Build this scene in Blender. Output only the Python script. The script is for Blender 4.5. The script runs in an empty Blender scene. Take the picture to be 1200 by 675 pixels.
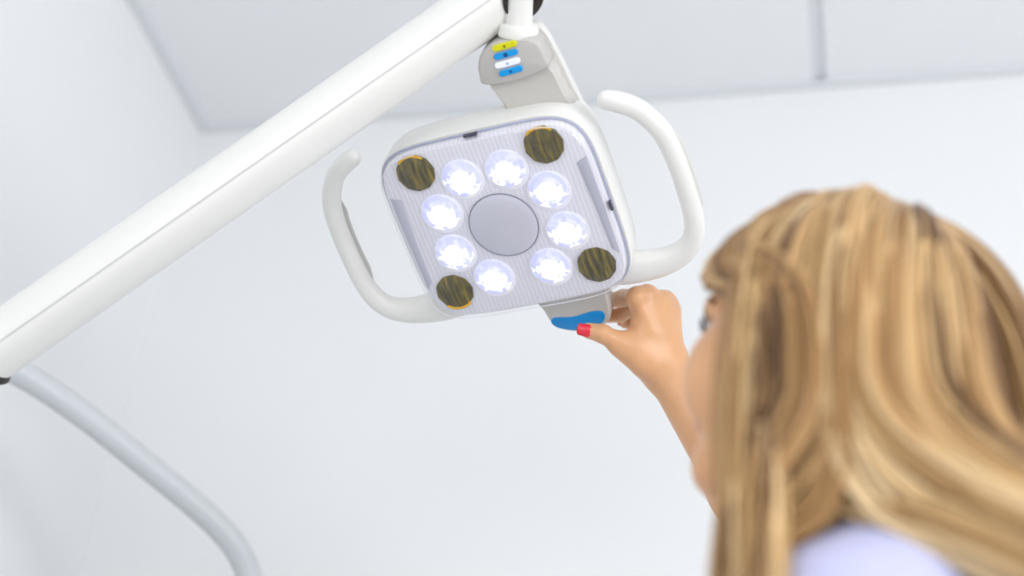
import bpy, math, random
import numpy as np
from mathutils import Matrix, Vector, Quaternion

random.seed(4)
rng = np.random.default_rng(7)
S = bpy.context.scene
COL = S.collection

# ------------------------------------------------------------------ camera basis (room axes: x along back wall, y depth, z up)
CAM_H = 0.90
FPX = 1740.0
BX = np.array([0.9748613936036847, 0.043104016256544295, -0.21860308104790585])
BY = np.array([0.2031385356764232, -0.5750278055862876, 0.7925135696793192])
BZ = np.array([0.09154233219838936, 0.816997592765838, 0.5693284946588443])
MC = np.array([BX, BY, BZ])                       # (right, up, forward) -> room
EYE = np.array([0, 0, CAM_H])


def P(px, py, z):
    """a point seen at px,py at distance z along the viewing direction"""
    return MC @ (np.array([(px - 600) / FPX, (337.5 - py) / FPX, 1.0]) * z) + EYE


def D(r, u, f):
    return MC @ np.array([r, u, f], float)


def nrm(v):
    v = np.asarray(v, float)
    return v / np.linalg.norm(v)


# ------------------------------------------------------------------ materials
def lin(c):
    return tuple(((v / 255) / 12.92 if v / 255 <= 0.04045 else ((v / 255 + 0.055) / 1.055) ** 2.4) for v in c) + (1.0,)


def mat(name, rgb, rough=0.5, metal=0.0, spec=0.5, noise=0.0, nscale=20.0, bump=0.0, bscale=80.0, coat=0.0, sss=0.0, emit=None, estr=0.0):
    m = bpy.data.materials.new(name)
    m.use_nodes = True
    nt = m.node_tree
    b = nt.nodes['Principled BSDF']
    b.inputs['Base Color'].default_value = lin(rgb)
    b.inputs['Roughness'].default_value = rough
    b.inputs['Metallic'].default_value = metal
    b.inputs['Specular IOR Level'].default_value = spec
    b.inputs['Coat Weight'].default_value = coat
    if sss:
        b.inputs['Subsurface Weight'].default_value = sss
        b.inputs['Subsurface Radius'].default_value = (1.0, 0.35, 0.2)
        b.inputs['Subsurface Scale'].default_value = 0.006
    tc = nt.nodes.new('ShaderNodeTexCoord')
    if noise:
        n = nt.nodes.new('ShaderNodeTexNoise')
        n.inputs['Scale'].default_value = nscale
        n.inputs['Detail'].default_value = 4
        nt.links.new(tc.outputs['Object'], n.inputs['Vector'])
        mx = nt.nodes.new('ShaderNodeMix')
        mx.data_type = 'RGBA'
        c = lin(rgb)
        mx.inputs[6].default_value = tuple(max(0, v * (1 - noise)) for v in c[:3]) + (1,)
        mx.inputs[7].default_value = tuple(min(1, v * (1 + noise)) for v in c[:3]) + (1,)
        nt.links.new(n.outputs['Fac'], mx.inputs[0])
        nt.links.new(mx.outputs[2], b.inputs['Base Color'])
    if bump:
        n = nt.nodes.new('ShaderNodeTexNoise')
        n.inputs['Scale'].default_value = bscale
        n.inputs['Detail'].default_value = 6
        nt.links.new(tc.outputs['Object'], n.inputs['Vector'])
        bp = nt.nodes.new('ShaderNodeBump')
        bp.inputs['Strength'].default_value = bump
        bp.inputs['Distance'].default_value = 0.002
        nt.links.new(n.outputs['Fac'], bp.inputs['Height'])
        nt.links.new(bp.outputs['Normal'], b.inputs['Normal'])
    if emit:
        b.inputs['Emission Color'].default_value = lin(emit)
        b.inputs['Emission Strength'].default_value = estr
    return m


WALL = mat('wall_paint', (241, 243, 244), 0.75, bump=0.05, bscale=300, noise=0.01, nscale=3)
CEIL = mat('ceiling_panel', (240, 241, 244), 0.8, bump=0.06, bscale=250, noise=0.01, nscale=4)
TBAR = mat('ceiling_joint', (222, 225, 229), 0.7, noise=0.01)
FLOOR = mat('floor_vinyl', (210, 210, 210), 0.4, noise=0.05, nscale=9)
WFRAME = mat('window_frame_white', (240, 240, 240), 0.4)
WHITE = mat('white_plastic', (237, 237, 233), 0.28, noise=0.005, nscale=10, coat=0.15)
SEAM = mat('seam_grey', (216, 217, 216), 0.5)
GREYP = mat('grey_plastic', (196, 194, 190), 0.4, noise=0.03, nscale=30)
GRIPM = mat('grip_grey', (214, 215, 210), 0.55)
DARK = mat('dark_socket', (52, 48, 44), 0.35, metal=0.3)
METAL = mat('grey_metal', (176, 178, 182), 0.3, metal=0.7, noise=0.05, nscale=40)
TUBE = mat('tube_grey', (206, 211, 214), 0.35, noise=0.01)
BLUE = mat('blue_patch', (0, 140, 214), 0.35)
YELLOW = mat('pad_yellow', (226, 222, 0), 0.4)
CYAN = mat('pad_blue', (10, 160, 236), 0.4)
PADW = mat('pad_lit_white', (225, 228, 255), 0.4, emit=(225, 230, 255), estr=0.9)
ICON = mat('icon_dark_blue', (0, 84, 150), 0.5)
ICONY = mat('icon_olive', (140, 140, 0), 0.5)
ICONW = mat('icon_pale', (170, 190, 230), 0.5)
CLIP = mat('clip_dark', (70, 66, 84), 0.3)
RIM_REFLECTION = mat('rim_reflection_violet', (176, 182, 222), 0.12, coat=0.5)  # violet stands for the room reflected in the cover's clear edge
SIDEP = mat('side_panel_grey', (192, 194, 208), 0.35)
SKIN = mat('skin', (224, 171, 126), 0.36, noise=0.10, nscale=38, bump=0.12, bscale=420, sss=0.12)
NAIL = mat('nail_red', (232, 24, 52), 0.15, coat=0.6)
EYEW = mat('eye_white', (238, 234, 230), 0.15)
IRIS = mat('iris_brown', (84, 62, 44), 0.2)
LASH = mat('lash_dark', (44, 34, 32), 0.6)
LIP = mat('lip_rose', (214, 138, 124), 0.4)
SHIRT = mat('lavender_cotton', (200, 202, 236), 0.85, noise=0.12, nscale=16, bump=0.25, bscale=600)
TROUS = mat('lavender_trousers', (180, 184, 226), 0.85, noise=0.05, nscale=14)
SHOE = mat('shoe_white', (230, 230, 228), 0.5)


def panel_material():
    m = mat('ribbed_reflector', (214, 214, 228), 0.4)
    nt = m.node_tree
    b = nt.nodes['Principled BSDF']
    tc = nt.nodes.new('ShaderNodeTexCoord')
    w = nt.nodes.new('ShaderNodeTexWave')
    w.wave_type = 'BANDS'
    w.bands_direction = 'X'
    w.inputs['Scale'].default_value = 66.0
    nt.links.new(tc.outputs['Object'], w.inputs['Vector'])
    mx = nt.nodes.new('ShaderNodeMix')
    mx.data_type = 'RGBA'
    mx.inputs[6].default_value = lin((228, 228, 238))
    mx.inputs[7].default_value = lin((238, 238, 245))
    nt.links.new(w.outputs['Fac'], mx.inputs[0])
    nt.links.new(mx.outputs[2], b.inputs['Base Color'])
    bp = nt.nodes.new('ShaderNodeBump')
    bp.inputs['Strength'].default_value = 0.12
    bp.inputs['Distance'].default_value = 0.001
    nt.links.new(w.outputs['Fac'], bp.inputs['Height'])
    nt.links.new(bp.outputs['Normal'], b.inputs['Normal'])
    return m


PANEL = panel_material()


def cover_material():
    m = bpy.data.materials.new('clear_cover')
    m.use_nodes = True
    nt = m.node_tree
    nt.nodes.clear()
    out = nt.nodes.new('ShaderNodeOutputMaterial')
    tr = nt.nodes.new('ShaderNodeBsdfTransparent')
    tr.inputs['Color'].default_value = (0.99, 0.99, 0.995, 1)
    gl = nt.nodes.new('ShaderNodeBsdfGlossy')
    gl.inputs['Roughness'].default_value = 0.06
    gl.inputs['Color'].default_value = (1, 1, 1, 1)
    lw = nt.nodes.new('ShaderNodeLayerWeight')
    pw_ = nt.nodes.new('ShaderNodeMath')
    pw_.operation = 'POWER'
    pw_.inputs[1].default_value = 4.0
    nt.links.new(lw.outputs['Facing'], pw_.inputs[0])
    fr = nt.nodes.new('ShaderNodeMath')
    fr.operation = 'MULTIPLY_ADD'
    fr.inputs[1].default_value = 0.5
    fr.inputs[2].default_value = 0.035
    nt.links.new(pw_.outputs[0], fr.inputs[0])
    mx = nt.nodes.new('ShaderNodeMixShader')
    nt.links.new(fr.outputs[0], mx.inputs[0])
    nt.links.new(tr.outputs[0], mx.inputs[1])
    nt.links.new(gl.outputs[0], mx.inputs[2])
    nt.links.new(mx.outputs[0], out.inputs[0])
    return m


COVER = cover_material()


def lens_disc_material():
    m = mat('frosted_lens', (208, 208, 220), 0.25, noise=0.05, nscale=16, coat=0.4)
    return m


FROST = lens_disc_material()


def led_material():
    """faceted lit optic: every facet glows by its own amount"""
    m = bpy.data.materials.new('led_optic')
    m.use_nodes = True
    nt = m.node_tree
    b = nt.nodes['Principled BSDF']
    b.inputs['Base Color'].default_value = lin((205, 208, 236))
    b.inputs['Roughness'].default_value = 0.15
    at = nt.nodes.new('ShaderNodeAttribute')
    at.attribute_name = 'glow'
    rp = nt.nodes.new('ShaderNodeValToRGB')
    rp.color_ramp.elements[0].color = lin((150, 155, 230))
    rp.color_ramp.elements[1].color = (1, 1, 1, 1)
    rp.color_ramp.elements[1].position = 0.35
    nt.links.new(at.outputs['Fac'], rp.inputs[0])
    nt.links.new(rp.outputs[0], b.inputs['Emission Color'])
    ml = nt.nodes.new('ShaderNodeMath')
    ml.operation = 'MULTIPLY_ADD'
    ml.inputs[1].default_value = LED_STRENGTH
    ml.inputs[2].default_value = 1.5
    nt.links.new(at.outputs['Fac'], ml.inputs[0])
    nt.links.new(ml.outputs[0], b.inputs['Emission Strength'])
    return m


BEZEL_HALO = mat('bezel_halo_glow', (245, 245, 250), 0.5, emit=(245, 245, 255), estr=0.15)  # white ring given a slight glow to paint the LEDs' halo on the panel
LED_STRENGTH = 7.0
LED = led_material()


def amber_material():
    m = bpy.data.materials.new('amber_optic')
    m.use_nodes = True
    nt = m.node_tree
    b = nt.nodes['Principled BSDF']
    b.inputs['Roughness'].default_value = 0.28
    b.inputs['Coat Weight'].default_value = 0.05
    tc = nt.nodes.new('ShaderNodeTexCoord')
    mp = nt.nodes.new('ShaderNodeMapping')
    mp.inputs['Scale'].default_value = (260, 36, 60)
    n = nt.nodes.new('ShaderNodeTexNoise')
    n.inputs['Scale'].default_value = 1.0
    n.inputs['Detail'].default_value = 3
    nt.links.new(tc.outputs['Object'], mp.inputs['Vector'])
    nt.links.new(mp.outputs[0], n.inputs['Vector'])
    rp = nt.nodes.new('ShaderNodeValToRGB')
    e = rp.color_ramp.elements
    e[0].position = 0.3
    e[0].color = lin((56, 50, 32))
    e[1].position = 0.72
    e[1].color = lin((150, 126, 40))
    k = e.new(0.52)
    k.color = lin((98, 90, 50))
    nt.links.new(n.outputs['Fac'], rp.inputs[0])
    nt.links.new(rp.outputs[0], b.inputs['Base Color'])
    return m


AMBER = amber_material()
AMBERY = mat('amber_edge', (236, 180, 10), 0.25)


def hair_material():
    m = bpy.data.materials.new('blonde_hair')
    m.use_nodes = True
    nt = m.node_tree
    b = nt.nodes['Principled BSDF']
    b.inputs['Roughness'].default_value = 0.42
    b.inputs['Specular IOR Level'].default_value = 0.45
    at = nt.nodes.new('ShaderNodeAttribute')
    at.attribute_name = 'tint'
    rp = nt.nodes.new('ShaderNodeValToRGB')
    e = rp.color_ramp.elements
    e[0].position = 0.0
    e[0].color = lin((112, 82, 54))
    e[1].position = 1.0
    e[1].color = lin((248, 226, 184))
    k = e.new(0.3)
    k.color = lin((182, 140, 90))
    k = e.new(0.62)
    k.color = lin((224, 188, 134))
    nt.links.new(at.outputs['Fac'], rp.inputs[0])
    nt.links.new(rp.outputs[0], b.inputs['Base Color'])
    return m


HAIR = hair_material()


# ------------------------------------------------------------------ mesh helpers
def mesh_obj(name, verts, faces, material, parent=None, matrix=None, smooth=True):
    me = bpy.data.meshes.new(name)
    me.from_pydata([tuple(map(float, v)) for v in verts], [], [tuple(map(int, f)) for f in faces])
    me.validate()
    me.update()
    if smooth is True:
        me.polygons.foreach_set('use_smooth', [True] * len(me.polygons))
    for mm in (material if isinstance(material, (list, tuple)) else [material]):
        me.materials.append(mm)
    o = bpy.data.objects.new(name, me)
    COL.objects.link(o)
    if parent is not None:
        o.parent = parent
    if matrix is not None:
        o.matrix_local = matrix
    return o


def sharp_by_angle(o, deg=35):
    me = o.data
    me.polygons.foreach_set('use_smooth', [True] * len(me.polygons))
    me.set_sharp_from_angle(angle=math.radians(deg))


def box(name, lo, hi, material, parent=None):
    x0, y0, z0 = lo
    x1, y1, z1 = hi
    v = [(x0, y0, z0), (x1, y0, z0), (x1, y1, z0), (x0, y1, z0), (x0, y0, z1), (x1, y0, z1), (x1, y1, z1), (x0, y1, z1)]
    f = [(0, 3, 2, 1), (4, 5, 6, 7), (0, 1, 5, 4), (1, 2, 6, 5), (2, 3, 7, 6), (3, 0, 4, 7)]
    return mesh_obj(name, v, f, material, parent, smooth=False)


def boxes(name, lst, material, parent=None):
    V, Fc = [], []
    for lo, hi in lst:
        x0, y0, z0 = lo
        x1, y1, z1 = hi
        k = len(V)
        V += [(x0, y0, z0), (x1, y0, z0), (x1, y1, z0), (x0, y1, z0), (x0, y0, z1), (x1, y0, z1), (x1, y1, z1), (x0, y1, z1)]
        Fc += [tuple(k + i for i in f) for f in [(0, 3, 2, 1), (4, 5, 6, 7), (0, 1, 5, 4), (1, 2, 6, 5), (2, 3, 7, 6), (3, 0, 4, 7)]]
    return mesh_obj(name, V, Fc, material, parent, smooth=False)


def superell(a, b, p, n=96, bow=0.0):
    out = []
    for i in range(n):
        t = 2 * math.pi * i / n
        c, s = math.cos(t), math.sin(t)
        # even spacing: radial form
        r = (abs(c / a) ** p + abs(s / b) ** p) ** (-1 / p)
        out.append((r * c, r * s))
    return np.array(out)


def catmull(pts, n, closed=False):
    pts = np.asarray(pts, float)
    m = len(pts)
    out = []
    segs = m if closed else m - 1
    for i in range(segs):
        if closed:
            p0, p1, p2, p3 = pts[(i - 1) % m], pts[i], pts[(i + 1) % m], pts[(i + 2) % m]
        else:
            p1, p2 = pts[i], pts[i + 1]
            p0 = pts[i - 1] if i > 0 else 2 * p1 - p2
            p3 = pts[i + 2] if i + 2 < m else 2 * p2 - p1
        for k in range(n):
            t = k / n
            out.append(0.5 * ((2 * p1) + (-p0 + p2) * t + (2 * p0 - 5 * p1 + 4 * p2 - p3) * t * t + (-p0 + 3 * p1 - 3 * p2 + p3) * t ** 3))
    if not closed:
        out.append(pts[-1])
    return np.array(out)


def outline_normals(o):
    t = np.roll(o, -1, 0) - np.roll(o, 1, 0)
    n = np.stack([t[:, 1], -t[:, 0]], 1)
    n /= np.linalg.norm(n, axis=1)[:, None]
    return n                                   # outward for CCW


def slab(name, outline, layers, material, parent=None, cap0=True, cap1=True, dome1=0.0, scale=0.001, smooth_deg=40):
    """outline CCW in mm; layers: (inset mm, z mm) from back to front"""
    o = np.asarray(outline, float)
    n = outline_normals(o)
    N = len(o)
    V, Fc = [], []
    for ins, z in layers:
        q = o - n * ins
        V += [(x, y, z) for x, y in q]
    L = len(layers)
    for l in range(L - 1):
        for i in range(N):
            j = (i + 1) % N
            Fc.append((l * N + i, l * N + j, (l + 1) * N + j, (l + 1) * N + i))
    def cap(l, flip, dome):
        ring = [np.array(V[l * N + i]) for i in range(N)]
        c = sum(ring) / N
        idx = [l * N + i for i in range(N)]
        steps = 5 if dome else 1
        for s in range(1, steps):
            k = len(V)
            t = s / steps
            for r in ring:
                p = r * (1 - t) + c * t
                V.append((p[0], p[1], p[2] + dome * (1 - (1 - t) ** 2)))
            new = [k + i for i in range(N)]
            for i in range(N):
                j = (i + 1) % N
                f = (idx[i], idx[j], new[j], new[i])
                Fc.append(f[::-1] if flip else f)
            idx = new
        V.append((c[0], c[1], c[2] + dome))
        ci = len(V) - 1
        for i in range(N):
            j = (i + 1) % N
            f = (idx[i], idx[j], ci)
            Fc.append(f[::-1] if flip else f)
    if cap0:
        cap(0, True, 0)
    if cap1:
        cap(L - 1, False, dome1)
    ob = mesh_obj(name, np.array(V) * scale, Fc, material, parent)
    sharp_by_angle(ob, smooth_deg)
    return ob


def frames_along(path, ref):
    path = np.asarray(path, float)
    t = np.gradient(path, axis=0)
    t /= np.linalg.norm(t, axis=1)[:, None]
    out = []
    for k in range(len(path)):
        s = ref - t[k] * (ref @ t[k])
        s /= np.linalg.norm(s)
        out.append((t[k], s, np.cross(t[k], s)))
    return out


def sweep(name, path, radii, ref, material, parent=None, nseg=20, pw=2.0, cap_round=True, smooth_deg=50, scale=1.0):
    """tube along path; radii (along ref side, along binormal) per point; superelliptic section"""
    path = np.asarray(path, float)
    fr = frames_along(path, np.asarray(ref, float))
    V, Fc = [], []
    rings = []
    def ring(c, s, b, ra, rb):
        k = len(V)
        for i in range(nseg):
            a = 2 * math.pi * i / nseg
            ca, sa = math.cos(a), math.sin(a)
            q = (abs(ca) ** pw + abs(sa) ** pw) ** (-1 / pw)
            V.append(c + s * (ra * ca * q) + b * (rb * sa * q))
        rings.append(k)
    def capring(k, end):
        t, s, b = fr[k]
        ra, rb = radii[k]
        sg = -1 if end == 0 else 1
        steps = [0.95, 0.8, 0.55, 0.25]
        seq = [(math.sqrt(1 - q * q), q) for q in steps]
        if end == 0:
            for off, q in reversed([(o_, q_) for o_, q_ in seq]):
                ring(path[k] + t * sg * off * min(ra, rb), s, b, ra * q, rb * q)
        else:
            for off, q in seq:
                ring(path[k] + t * sg * off * min(ra, rb), s, b, ra * q, rb * q)
    if cap_round:
        capring(0, 0)
    for k in range(len(path)):
        ring(path[k], fr[k][1], fr[k][2], *radii[k])
    if cap_round:
        capring(len(path) - 1, 1)
    for a, b2 in zip(rings[:-1], rings[1:]):
        for i in range(nseg):
            j = (i + 1) % nseg
            Fc.append((a + i, a + j, b2 + j, b2 + i))
    Fc.append(tuple(rings[0] + i for i in range(nseg))[::-1])
    Fc.append(tuple(rings[-1] + i for i in range(nseg)))
    ob = mesh_obj(name, np.array(V) * scale, Fc, material, parent)
    sharp_by_angle(ob, smooth_deg)
    return ob


def lathe(name, prof, origin, axis, material, parent=None, n=40, smooth_deg=35):
    """prof: (radius, height) list, revolved about axis at origin"""
    ax = nrm(axis)
    s = nrm(np.cross(ax, [0.3, 0.9, 0.1]))
    b = np.cross(ax, s)
    V, Fc = [], []
    for r, hgt in prof:
        for i in range(n):
            a = 2 * math.pi * i / n
            V.append(np.asarray(origin) + ax * hgt + s * r * math.cos(a) + b * r * math.sin(a))
    for l in range(len(prof) - 1):
        for i in range(n):
            j = (i + 1) % n
            Fc.append((l * n + i, l * n + j, (l + 1) * n + j, (l + 1) * n + i))
    Fc.append(tuple(range(n))[::-1])
    Fc.append(tuple((len(prof) - 1) * n + i for i in range(n)))
    ob = mesh_obj(name, V, Fc, material, parent)
    sharp_by_angle(ob, smooth_deg)
    return ob


def tag(o, label, cat, group=None):
    o['label'] = label
    o['category'] = cat
    if group:
        o['group'] = group


def struct(o):
    o['kind'] = 'structure'
    return o


# ------------------------------------------------------------------ the room
XL, XR, YB, YF, ZC = -1.178, 2.6, 1.943, -2.6, 2.70
T = 0.12
struct(box('floor', (XL - T, YF - T, -0.1), (XR + T, YB + T, 0), FLOOR))
struct(box('wall_back', (XL, YB, 0), (XR, YB + T, ZC + 0.1), WALL))
# ceiling panels, with a joint running away from the viewer
JX = -0.027
JW = 0.011
panels = []
xs = [XL, JX - 1.15, JX, JX + 1.2, JX + 2.4, XR]
xs = [XL, JX, JX + 1.2, JX + 2.4, XR]
for a, b in zip(xs[:-1], xs[1:]):
    if b - a > 0.05:
        panels.append(((a + (JW if a > XL else 0), YF, ZC), (b - (JW if b < XR else 0), YB, ZC + 0.1)))
struct(boxes('ceiling', panels, CEIL))
struct(boxes('trim_1', [((x - JW, YF, ZC + 0.004), (x + JW, YB, ZC + 0.1)) for x in xs[1:-1]], TBAR))
struct(box('trim_2', (XL, YB - 0.012, ZC - 0.012), (XR, YB, ZC), TBAR))
struct(box('trim_3', (XL, YF, ZC - 0.012), (XL + 0.016, YB - 0.012, ZC), TBAR))


def wall_with_window(name, axis, pos, lo, hi, w0, w1, z0, z1, side):
    """wall at x or y = pos, with one opening"""
    def bx(a0, a1, b0, b1):
        if axis == 'y':
            return ((a0, min(pos, pos + side * T), b0), (a1, max(pos, pos + side * T), b1))
        return ((min(pos, pos + side * T), a0, b0), (max(pos, pos + side * T), a1, b1))
    struct(boxes(name, [bx(lo, w0, 0, ZC + 0.1), bx(w1, hi, 0, ZC + 0.1), bx(w0, w1, 0, z0), bx(w0, w1, z1, ZC + 0.1)], WALL))


WIN_F = (-1.1, 1.0, 0.60, 1.90)
FILL_WIN_R = (-1.7, 0.5, 0.55, 1.75)  # unseen window, added and placed to brighten the left wall
FILL_WIN_L = (-2.3, -0.55, 0.45, 1.65)  # unseen window, added to light the hand from the left
wall_with_window('wall_front', 'y', YF, XL, XR, WIN_F[0], WIN_F[1], WIN_F[2], WIN_F[3], -1)
wall_with_window('wall_right', 'x', XR, YF - T, YB + T, FILL_WIN_R[0], FILL_WIN_R[1], FILL_WIN_R[2], FILL_WIN_R[3], 1)
wall_with_window('wall_left', 'x', XL, YF - T, YB + T, FILL_WIN_L[0], FILL_WIN_L[1], FILL_WIN_L[2], FILL_WIN_L[3], -1)
f = 0.05
a0, a1, z0, z1 = WIN_F
yw = YF - 0.06
struct(boxes('window_1', [((a0, yw - .03, z0), (a0 + f, yw + .03, z1)), ((a1 - f, yw - .03, z0), (a1, yw + .03, z1)),
                          ((a0 + f, yw - .03, z0), (a1 - f, yw + .03, z0 + f)), ((a0 + f, yw - .03, z1 - f), (a1 - f, yw + .03, z1)),
                          (((a0 + a1) / 2 - f / 2, yw - .03, z0 + f), ((a0 + a1) / 2 + f / 2, yw + .03, z1 - f))], WFRAME))
a0, a1, z0, z1 = FILL_WIN_R
xw = XR + 0.06
struct(boxes('fill_window_2', [((xw - .03, a0, z0), (xw + .03, a0 + f, z1)), ((xw - .03, a1 - f, z0), (xw + .03, a1, z1)),
                          ((xw - .03, a0 + f, z0), (xw + .03, a1 - f, z0 + f)), ((xw - .03, a0 + f, z1 - f), (xw + .03, a1 - f, z1)),
                          ((xw - .03, (a0 + a1) / 2 - f / 2, z0 + f), (xw + .03, (a0 + a1) / 2 + f / 2, z1 - f))], WFRAME))

a0, a1, z0, z1 = FILL_WIN_L
xw = XL - 0.06
struct(boxes('fill_window_3', [((xw - .03, a0, z0), (xw + .03, a0 + f, z1)), ((xw - .03, a1 - f, z0), (xw + .03, a1, z1)),
                          ((xw - .03, a0 + f, z0), (xw + .03, a1 - f, z0 + f)), ((xw - .03, a0 + f, z1 - f), (xw + .03, a1 - f, z1)),
                          ((xw - .03, (a0 + a1) / 2 - f / 2, z0 + f), (xw + .03, (a0 + a1) / 2 + f / 2, z1 - f))], WFRAME))


def area(name, loc, direction, sx, sy, energy, color):
    l = bpy.data.lights.new(name, 'AREA')
    l.shape = 'RECTANGLE'
    l.size = sx
    l.size_y = sy
    l.energy = energy
    l.color = color
    o = bpy.data.objects.new(name, l)
    COL.objects.link(o)
    o.location = loc
    o.rotation_euler = Vector(direction).to_track_quat('-Z', 'Y').to_euler()
    return o


area('daylight_front_window', ((WIN_F[0] + WIN_F[1]) / 2, YF - 0.16, (WIN_F[2] + WIN_F[3]) / 2), (0, 1, 0), WIN_F[1] - WIN_F[0], WIN_F[3] - WIN_F[2], 62, (1.0, 0.99, 0.97))
area('fill_right_window', (XR + 0.16, (FILL_WIN_R[0] + FILL_WIN_R[1]) / 2, (FILL_WIN_R[2] + FILL_WIN_R[3]) / 2), (-1, 0, 0), FILL_WIN_R[1] - FILL_WIN_R[0], FILL_WIN_R[3] - FILL_WIN_R[2], 215, (0.985, 0.985, 1.0))  # fill light through the added right window

area('fill_left_window', (XL - 0.16, (FILL_WIN_L[0] + FILL_WIN_L[1]) / 2, (FILL_WIN_L[2] + FILL_WIN_L[3]) / 2), (1, 0, 0), FILL_WIN_L[1] - FILL_WIN_L[0], FILL_WIN_L[3] - FILL_WIN_L[2], 45, (0.98, 0.985, 1.0))  # fill light through the added left window

w = bpy.data.worlds.new('sky')
S.world = w
w.use_nodes = True
w.node_tree.nodes['Background'].inputs[0].default_value = (0.95, 0.97, 1.0, 1)
w.node_tree.nodes['Background'].inputs[1].default_value = 1.0

# ------------------------------------------------------------------ the lamp
LX = nrm(D(0.9240386736270593, 0.17351317502501792, -0.34065482197421265))
LZ = nrm(D(-0.2, -0.54, -0.8175573374387879))
LY = np.cross(LZ, LX)
LO = MC @ np.array([-0.008748708598164581, 0.06276748220148289, 1.500634933368596]) + EYE


def L(x, y, z):
    """lamp-local millimetres -> room"""
    return LO + (LX * x + LY * y + LZ * z) * 0.001


LM = Matrix(((LX[0], LY[0], LZ[0], LO[0]), (LX[1], LY[1], LZ[1], LO[1]), (LX[2], LY[2], LZ[2], LO[2]), (0, 0, 0, 1)))
lamp = bpy.data.objects.new('dental_lamp', None)
COL.objects.link(lamp)
lamp.matrix_world = LM
tag(lamp, 'white dental operatory lamp with eight lit LEDs, two curved handles and long slanting arm', 'lamp')


def in_room(name_fn):
    pass


def to_local(o):
    """re-express a mesh built in room coordinates in the lamp's own frame"""
    o.data.transform(LM.inverted())
    o.parent = lamp
    return o


HO = superell(116.5, 106, 5.0, 120)
housing = slab('housing', HO, [(46, -84), (28, -81), (15, -75.5), (6.5, -67), (1.8, -56), (0, -44), (0, -15), (1.2, -13)], WHITE, lamp)
slab('seam_line', superell(114.2, 103.6, 5.4, 120), [(0, -14), (0, -12.6)], SEAM, housing)
refl = slab('reflector_panel', superell(110.8, 100.2, 5.6, 120), [(0, -12.8), (0, -5.5), (1.2, -3.8), (3.5, -3.0)], PANEL, lamp)
cover = slab('clear_cover', superell(112.5, 101.8, 5.6, 120), [(0, -11.5), (0, -3), (0.7, 0.6), (2.2, 3), (4.6, 4.6), (8, 5.2)], COVER, lamp, cap0=False)
# slim violet ring round the cover, its colour painting reflections of the room
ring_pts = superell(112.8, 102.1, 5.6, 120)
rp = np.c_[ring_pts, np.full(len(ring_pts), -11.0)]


def closed_tube(name, pts, r, material, parent, nseg=8):
    pts = np.asarray(pts, float)
    N = len(pts)
    t = np.roll(pts, -1, 0) - np.roll(pts, 1, 0)
    t /= np.linalg.norm(t, axis=1)[:, None]
    V, Fc = [], []
    for i in range(N):
        s = np.cross(t[i], [0, 0, 1.0])
        s /= np.linalg.norm(s)
        for k in range(nseg):
            a = 2 * math.pi * k / nseg
            V.append(pts[i] + s * r * math.cos(a) + np.array([0, 0, 1.0]) * r * math.sin(a))
    for i in range(N):
        j = (i + 1) % N
        for k in range(nseg):
            q = (k + 1) % nseg
            Fc.append((i * nseg + k, i * nseg + q, j * nseg + q, j * nseg + k))
    return mesh_obj(name, np.array(V) * 0.001, Fc, material, parent)


closed_tube('cover_rim_reflection', rp, 0.6, RIM_REFLECTION, cover)
closed_tube('cover_edge_highlight', np.c_[superell(110.2, 99.5, 5.6, 120), np.full(120, 3.0)], 0.4, mat('edge_highlight_white', (240, 241, 250), 0.1, coat=0.6), cover)  # bluish-white line painting the highlight along the cover's edge
for cx, cy, cw, ch, ang in ((1, 103.6, 14, 2.2, 0), (113.4, -3, 2.2, 10, 0)):
    slab('clip', [(cx - cw / 2, cy - ch / 2), (cx + cw / 2, cy - ch / 2), (cx + cw / 2, cy + ch / 2), (cx - cw / 2, cy + ch / 2)],
         [(0, -6), (0, -1), (0.3, -0.6)], CLIP, cover)
# grey translucent side panels
for s in (-1, 1):
    q = [(s * 95, 50), (s * 106.2, 55), (s * 107, 20), (s * 106.5, -57), (s * 100, -50), (s * 98, 0)]
    q = np.array(q, float)
    if s > 0:
        q = q[::-1]
    ar = sum(q[i][0] * q[(i + 1) % 6][1] - q[(i + 1) % 6][0] * q[i][1] for i in range(6))
    if ar < 0:
        q = q[::-1]
    slab('side_panel', catmull(q, 4, True) if False else q, [(0, -5), (0, -2.6), (0.4, -2.3)], SIDEP, refl)


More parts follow.
